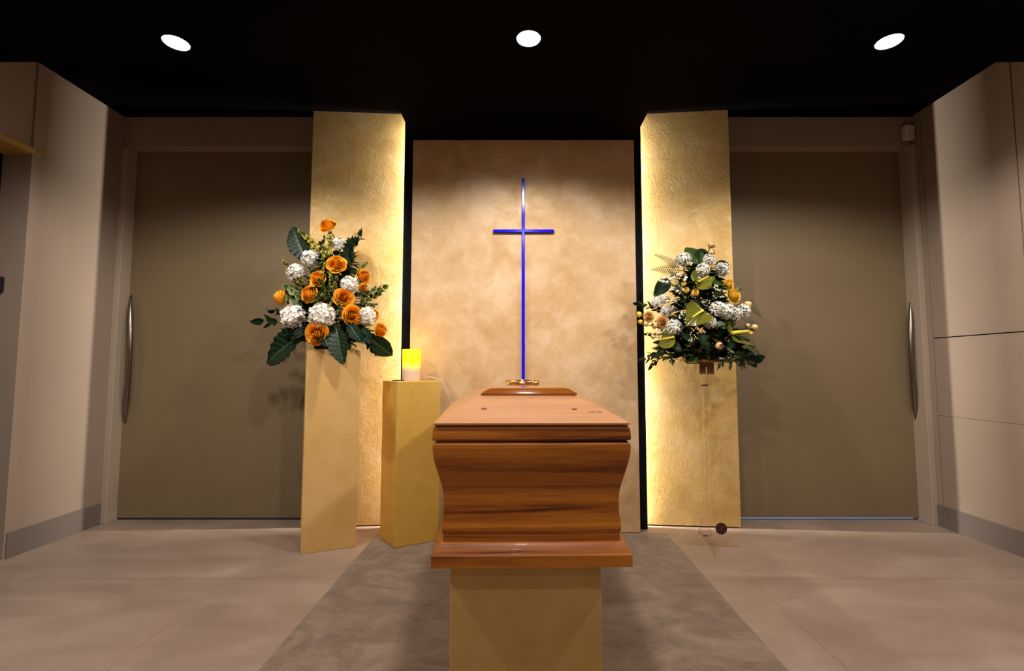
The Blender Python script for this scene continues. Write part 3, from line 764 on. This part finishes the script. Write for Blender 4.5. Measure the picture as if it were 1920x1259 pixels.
def orient(base, tip, up, scale=None, wscale=1.):
    """Place a unit +Y mesh so it runs base -> tip with its +Z near `up`."""
    b, t = V(base), V(tip); y = (t - b); L = y.length; y.normalize()
    u = V(up); z = (u - y * u.dot(y))
    if z.length < 1e-4: z = V((0, 0, 1)) - y * y.z
    z.normalize(); xx = y.cross(z)
    s = scale or L
    R = Matrix((xx * s * wscale, y * s, z * s)).transposed().to_4x4()
    return Matrix.Translation(b) @ R

def facing(p, n, s, spin):
    q = V(n).normalized().to_track_quat('Z', 'Y').to_matrix().to_4x4()
    return Matrix.Translation(V(p)) @ q @ Matrix.Rotation(spin, 4, 'Z') @ Matrix.Scale(s, 4)

class Arr:
    def __init__(s, root, zbase): s.root = root; s.zb = zbase; s.r = random.Random(11)
    def rel(s, p): return V((p[0], p[1], p[2] - s.zb))
    def outward(s, p, zc, fy=.55, fx=1.6):
        n = V((p[0] * fx, min(p[1], -.02) - fy, (p[2] - zc) * .55 + .06)); return n.normalized()
    def heads(s, name, meshes, rows, zc, label=None, fx=1.6, k=1.0, fy=.3):
        for i, (x_, y_, z_, r_) in enumerate(rows):
            n = s.outward((x_, y_, z_), zc, fy, fx)
            o = put(name, meshes[i % len(meshes)], s.root, None, facing(s.rel((x_, y_, z_)), n, r_ * k, s.r.random() * 6))
            if label: o['label'] = label
    def segs(s, name, meshes, rows, up=(0, -1, .35), jit=.3, wscale=1., k=1., label=None):
        for i, (b, t) in enumerate(rows):
            u = (up[0] + s.r.uniform(-jit, jit), up[1], up[2] + s.r.uniform(-jit, jit))
            bb, tt = s.rel(b), s.rel(t)
            o = put(name, meshes[i % len(meshes)], s.root, None, orient(bb, bb + (tt - bb) * k, u, None, wscale))
            if label: o['label'] = label

def filler(root, name, zlo, zhi, Rb, mats, n, seed, Lr=(.06, .12), front=1.0):
    rnd = random.Random(seed); m = MB()
    for i in range(n):
        f = rnd.random() ** 1.4; z = zlo + (zhi - zlo) * f; R = Rb * (1 - f) ** .8 + .03
        a = rnd.uniform(0, 2 * PI); d = R * rnd.uniform(.25, .88)
        p = V((d * math.cos(a), d * math.sin(a) * .72, z)); out = V((math.cos(a), math.sin(a), rnd.uniform(-.3, .8))).normalized()
        L = rnd.uniform(*Lr)
        mt = orient(p, p + out * L, (rnd.uniform(-.6, .6), rnd.uniform(-1, .4), 1))
        leaf_into(m, 1, rnd.uniform(.2, .34), rnd.choices(range(len(mats)), [3, 2, 1][:len(mats)])[0], mt, .2, .25, 0, 5, None, 4, 6, .8)
    o = m.build(name, mats, root, fix=False); tag(o, None, None, None, 'stuff'); return o

# ---- left arrangement: orange roses on the tall pedestal
LB = (-1.173, 2.964, 1.166)
fa = thing('flower_arrangement', 'pyramid of orange roses and white hydrangeas on the tall gold pedestal', 'flowers', LB)
A = Arr(fa, LB[2])
m = MB(); m.lathe([(.10, .001), (.11, .02), (.11, .07), (.09, .09), (.0, .10)], 20); m.build('foam_block', M['foam'], fa)
filler(fa, 'foliage', .05, .60, .25, [M['leaf_dark'], M['leaf_mid'], M['leaf_olive']], 620, 5, (.05, .11))
ro = [rose_mesh('orange_rose', M['rose_orange'], s) for s in (1, 2, 3)]
A.heads('rose', ro, L_ROSES, 1.50, None, 2.2, 1.0, .30)
hy = [hyd_mesh('hydrangea', s) for s in (1, 2)]
A.heads('hydrangea', hy, L_HYD, 1.50, 'round white hydrangea head', 1.6, .92)
bl = [big_leaf_mesh('broad_leaf'), big_leaf_mesh('broad_leaf', .28, .02)]
A.segs('broad_leaf', bl, L_BIG, (0, -1, .35), .2, 1., 1.0, 'dark glossy green leaf with pale veins')
dk = [sprig_mesh('dark_sprig', 4, M['twig'], [M['leaf_dark']], 4, .42, .13, 2, .25, .9)]
A.segs('dark_sprig', dk, L_DARK, (0, -1, .5), .2)
ye = [bead_sprig_mesh('bud_sprig', s, [M['leaf_yel'], M['leaf_olive']]) for s in (1, 2, 3)]
A.segs('bud_sprig', ye, L_YEL, (0, -1, .3), .3, 1., 1.05, 'spike of small yellow green buds')
va = [variegated_sprig_mesh('leaf_sprig', s) for s in (1, 2, 3)]
A.segs('leaf_sprig', va, L_VAR, (0, -1, .3), .4, 1., 1.15, 'sprig of small pale edged leaves')
A.segs('ivy_sprig', [ivy_mesh('ivy_sprig', 5)], L_IVY, (0, -1, .2), .2, .85)
A.segs('twig', [twig_mesh('twig')], L_TWIG, (0, -1, .2), .1)

# ---- right arrangement: yellow roses and white flowers on the acrylic stand
RB = (1.105, 2.90, 1.107)
fb = thing('flower_arrangement', 'mixed white, yellow and green flowers on the clear acrylic stand', 'flowers', RB)
A = Arr(fb, RB[2])
m = MB(); m.lathe([(.09, .001), (.10, .02), (.10, .06), (.08, .08), (.0, .085)], 20); m.build('foam_block', M['foam'], fb)
filler(fb, 'foliage', .015, .55, .24, [M['leaf_dark'], M['leaf_mid'], M['leaf_olive']], 900, 8, (.05, .10))
hf = [hyd_mesh('snowball_head', s, 150, .15, .0, 1) for s in (3, 4)]
A.heads('snowball_head', hf, R_HYD, 1.40, 'white flower head of many small florets', 1.4, .95)
A.heads('rose', [rose_mesh('yellow_rose', M['rose_yellow'], 6), rose_mesh('yellow_rose', M['rose_yellow'], 9), rose_mesh('peach_rose', M['rose_peach'], 10), rose_mesh('peach_rose', M['rose_peach'], 12)], R_ROSE, 1.40, None, 1.1, 1.08, .45)
A.heads('rosebud', [bud_mesh('rosebud', M['bud_cream'], 1), bud_mesh('rosebud', M['bud_cream'], 2), bud_mesh('rosebud', M['rose_yellow'], 3), bud_mesh('rosebud', M['rose_yellow'], 4), bud_mesh('rosebud', M['rose_yellow'], 5), bud_mesh('rosebud', M['bud_cream'], 6), bud_mesh('rosebud', M['rose_peach'], 7)], R_BUD, 1.25, 'half opened rosebud', 1.6, 1.2, .3)
sp, sx = spathe_mesh('spathe'), spadix_mesh('spadix')
for i, (b_, t_) in enumerate(R_ANTH):
    ups = [(.25, -.75, .5), (-.35, -1, .45), (-.3, -.8, .55), (.3, -.7, .6)][i]
    an = put('anthurium', sp, fb, None, orient(A.rel(b_), A.rel(t_), ups, None, 1.05)); an['label'] = 'glossy olive green heart shaped flower'
    k = put('spadix', sx, an); k['label'] = 'slender yellow spike'
lv = [plain_leaf_mesh('leaf', M['leaf_mid'], .30, M['leaf_rib']), plain_leaf_mesh('leaf', M['leaf_dark'], .27, M['leaf_olive'])]
A.segs('leaf', lv, R_LEAF, (0, -1, .3), .4, 1.1, 1.1)
A.segs('fern_frond', [fern_mesh('fern_frond', 1)], R_FERN, (0, -1, .4), .3, 1., 1.15)
A.segs('leaf_sprig', [sprig_mesh('leaf_sprig', s, M['stem'], [M['leaf_mid'], M['leaf_dark']], 7, .26, .075, 2, .15, .8) for s in (1, 2)], R_RUS, (0, -1, .5), .3)
A.segs('berry_sprig', [berry_sprig_mesh('berry_sprig', s) for s in (1, 2)], R_BER, (0, -1, .3), .3, 1.25, 1.1, 'spray of small white berries')

# ------------------------------------------------------------------ acrylic stand
AS = (1.105, 2.90, 0)
sd = thing('flower_stand', 'clear acrylic flower stand with flared cross plates and amber top', 'stand', AS)
def fin(name, rz, w0, w1, wt, z1):
    prof = []
    for k in range(25):
        t = k / 24; z = .002 + z1 * t
        w = w1 + (w0 - w1) * max(0, 1 - t / .42) ** 2.6 + (wt - w1) * max(0, (t - .55) / .45) ** 2.0
        prof.append((w, z))
    m = MB(); th = .004
    for sg in (1, -1):
        pass
    out = [(w, z) for w, z in prof] + [(-w, z) for w, z in reversed(prof)]
    n = len(out)
    vs = [(x_, -th, z) for x_, z in out] + [(x_, th, z) for x_, z in out]
    fs = []; mi = []
    h = len(prof)
    for y0 in (0, n):
        for k in range(h - 1):
            fs.append((y0 + k, y0 + k + 1, y0 + n - 2 - k, y0 + n - 1 - k))
    m.add(vs, fs, 0)
    m.add(vs, [(k, (k + 1) % n, n + (k + 1) % n, n + k) for k in range(n)], 1)
    o = m.build(name, [M['acrylic'], M['acrylic_edge']], sd); o.rotation_euler = (0, 0, rz)
    return o
fin('cross_plate', math.radians(-6), .195, .026, .085, 1.075)
fin('cross_plate', math.radians(84), .185, .026, .085, 1.075)
m = MB(); m.box(-.15, .15, -.13, .13, 1.088, 1.106); tr = bevel(m.build('tray', M['amber'], sd), .003); tr['label'] = 'amber acrylic tray'
m = MB(); m.box(-.037, -.001, -.06, -.054, 1.018, 1.088); m.box(.009, .050, -.06, -.054, 1.018, 1.088); m.box(-.001, .009, -.06, -.054, 1.06, 1.088)
m.build('bracket', M['amber'], sd)
m = MB(); m.tube([(-.14, -.135, 1.082), (-.06, -.135, 1.082)], .0035, 6); m.tube([(-.135, -.135, 1.082), (-.135, -.12, 1.092)], .004, 6); m.tube([(-.065, -.135, 1.082), (-.065, -.12, 1.092)], .004, 6); m.build('clip', M['black'], sd)
m = MB(); m.tube([(-.025, -.05, .952), (.004, -.05, .952)], .0055, 10); m.build('bolt', M['screw'], sd)
m = MB(); m.tube([(.012, -.05, .948), (.012, -.05, .962)], .0035, 8); m.build('bolt', M['screw'], sd)
for bx in (-.032, -.018):
    m = MB(); m.tube([(bx, -.045, .079), (bx + .008, -.052, .074)], .006, 10); m.build('bolt', M['steel'], sd)
md = MB(); md.lathe([(.0, -.003), (.032, -.003), (.034, -.001), (.034, .002), (.031, .004), (.0, .004)], 36, 0, cap0=False, cap1=False)
for k in range(9):
    a = 2 * PI * k / 9; r4 = Matrix.Rotation(a, 4, 'Z'); md.box(.008, .022 + .004 * (k % 3), -.0012, .0012, .004, .0052, 1, r4)
md.lathe([(.005, .004), (.004, .0055), (.0, .0055)], 10, 1, cap0=False, cap1=False)
mdl = md.build('medallion', [principled('oxblood_disc', (.035, .006, .004), .4), principled('relief', (.13, .045, .02), .4)], sd); mdl['label'] = 'dark red brown round medallion'
mdl.rotation_euler = (PI / 2, 0, 0); mdl.location = (.0735, -.040, .114)

# ------------------------------------------------------------------ light
def spot(x, y, power, size=160, blend=.42, rad=.045, col=(1.0, .93, .86)):
    l = bpy.data.lights.new('downlight', 'SPOT'); l.energy = power; l.color = col
    l.spot_size = math.radians(size); l.spot_blend = blend; l.shadow_soft_size = rad
    o = bpy.data.objects.new('downlight', l); COL.objects.link(o); o.location = (x, y, CZ - .055)
    return o
for x_, y_, p_ in ((-1.637, 2.153, PW1), (.038, 2.124, PW1), (1.746, 2.145, PW1)): spot(x_, y_, p_)
for x_ in (-1.637, .05, 1.746): spot(x_, .95, PW2)
for x_ in (-1.637, .05, 1.746): spot(x_, -.3, PW3)
for x_ in (-1.637, 1.746): spot(x_, -1.6, PW3)

l = bpy.data.lights.new('candle_glow', 'POINT'); l.energy = .5; l.color = (1, .62, .05); l.shadow_soft_size = .05
o = bpy.data.objects.new('candle_glow', l); COL.objects.link(o); o.location = (-.683, 2.975, 1.24)

# daylight of the rooms behind the doors, showing only under them
for x_, p_ in ((-2.1, 5), (2.1, 95)):
    l = bpy.data.lights.new('back_room_daylight', 'AREA'); l.shape = 'RECTANGLE'; l.size = 1.3; l.size_y = .5; l.energy = p_; l.color = (.22, .48, 1)
    o = bpy.data.objects.new('back_room_daylight', l); COL.objects.link(o); o.location = (x_, 3.85, 1.6); 

w = bpy.data.worlds.new('world'); sc.world = w; w.use_nodes = True
w.node_tree.nodes['Background'].inputs[0].default_value = (.9, .75, .6, 1); w.node_tree.nodes['Background'].inputs[1].default_value = 0.0

# ------------------------------------------------------------------ camera and view
cam = bpy.data.cameras.new('camera'); co = bpy.data.objects.new('camera', cam); COL.objects.link(co)
cam.sensor_width = 36; cam.lens = 890 / 1920 * 36; cam.shift_x = -16 / 1920; cam.clip_start = .02
co.location = (0, 0, 1.05); co.rotation_euler = (PI / 2 + math.atan(62.5 / 890), 0, 0)
sc.camera = co
sc.view_settings.view_transform = 'Standard'; sc.view_settings.look = 'None'
sc.view_settings.gamma = 1; sc.view_settings.use_curve_mapping = False
sc.view_settings.exposure = 0.0
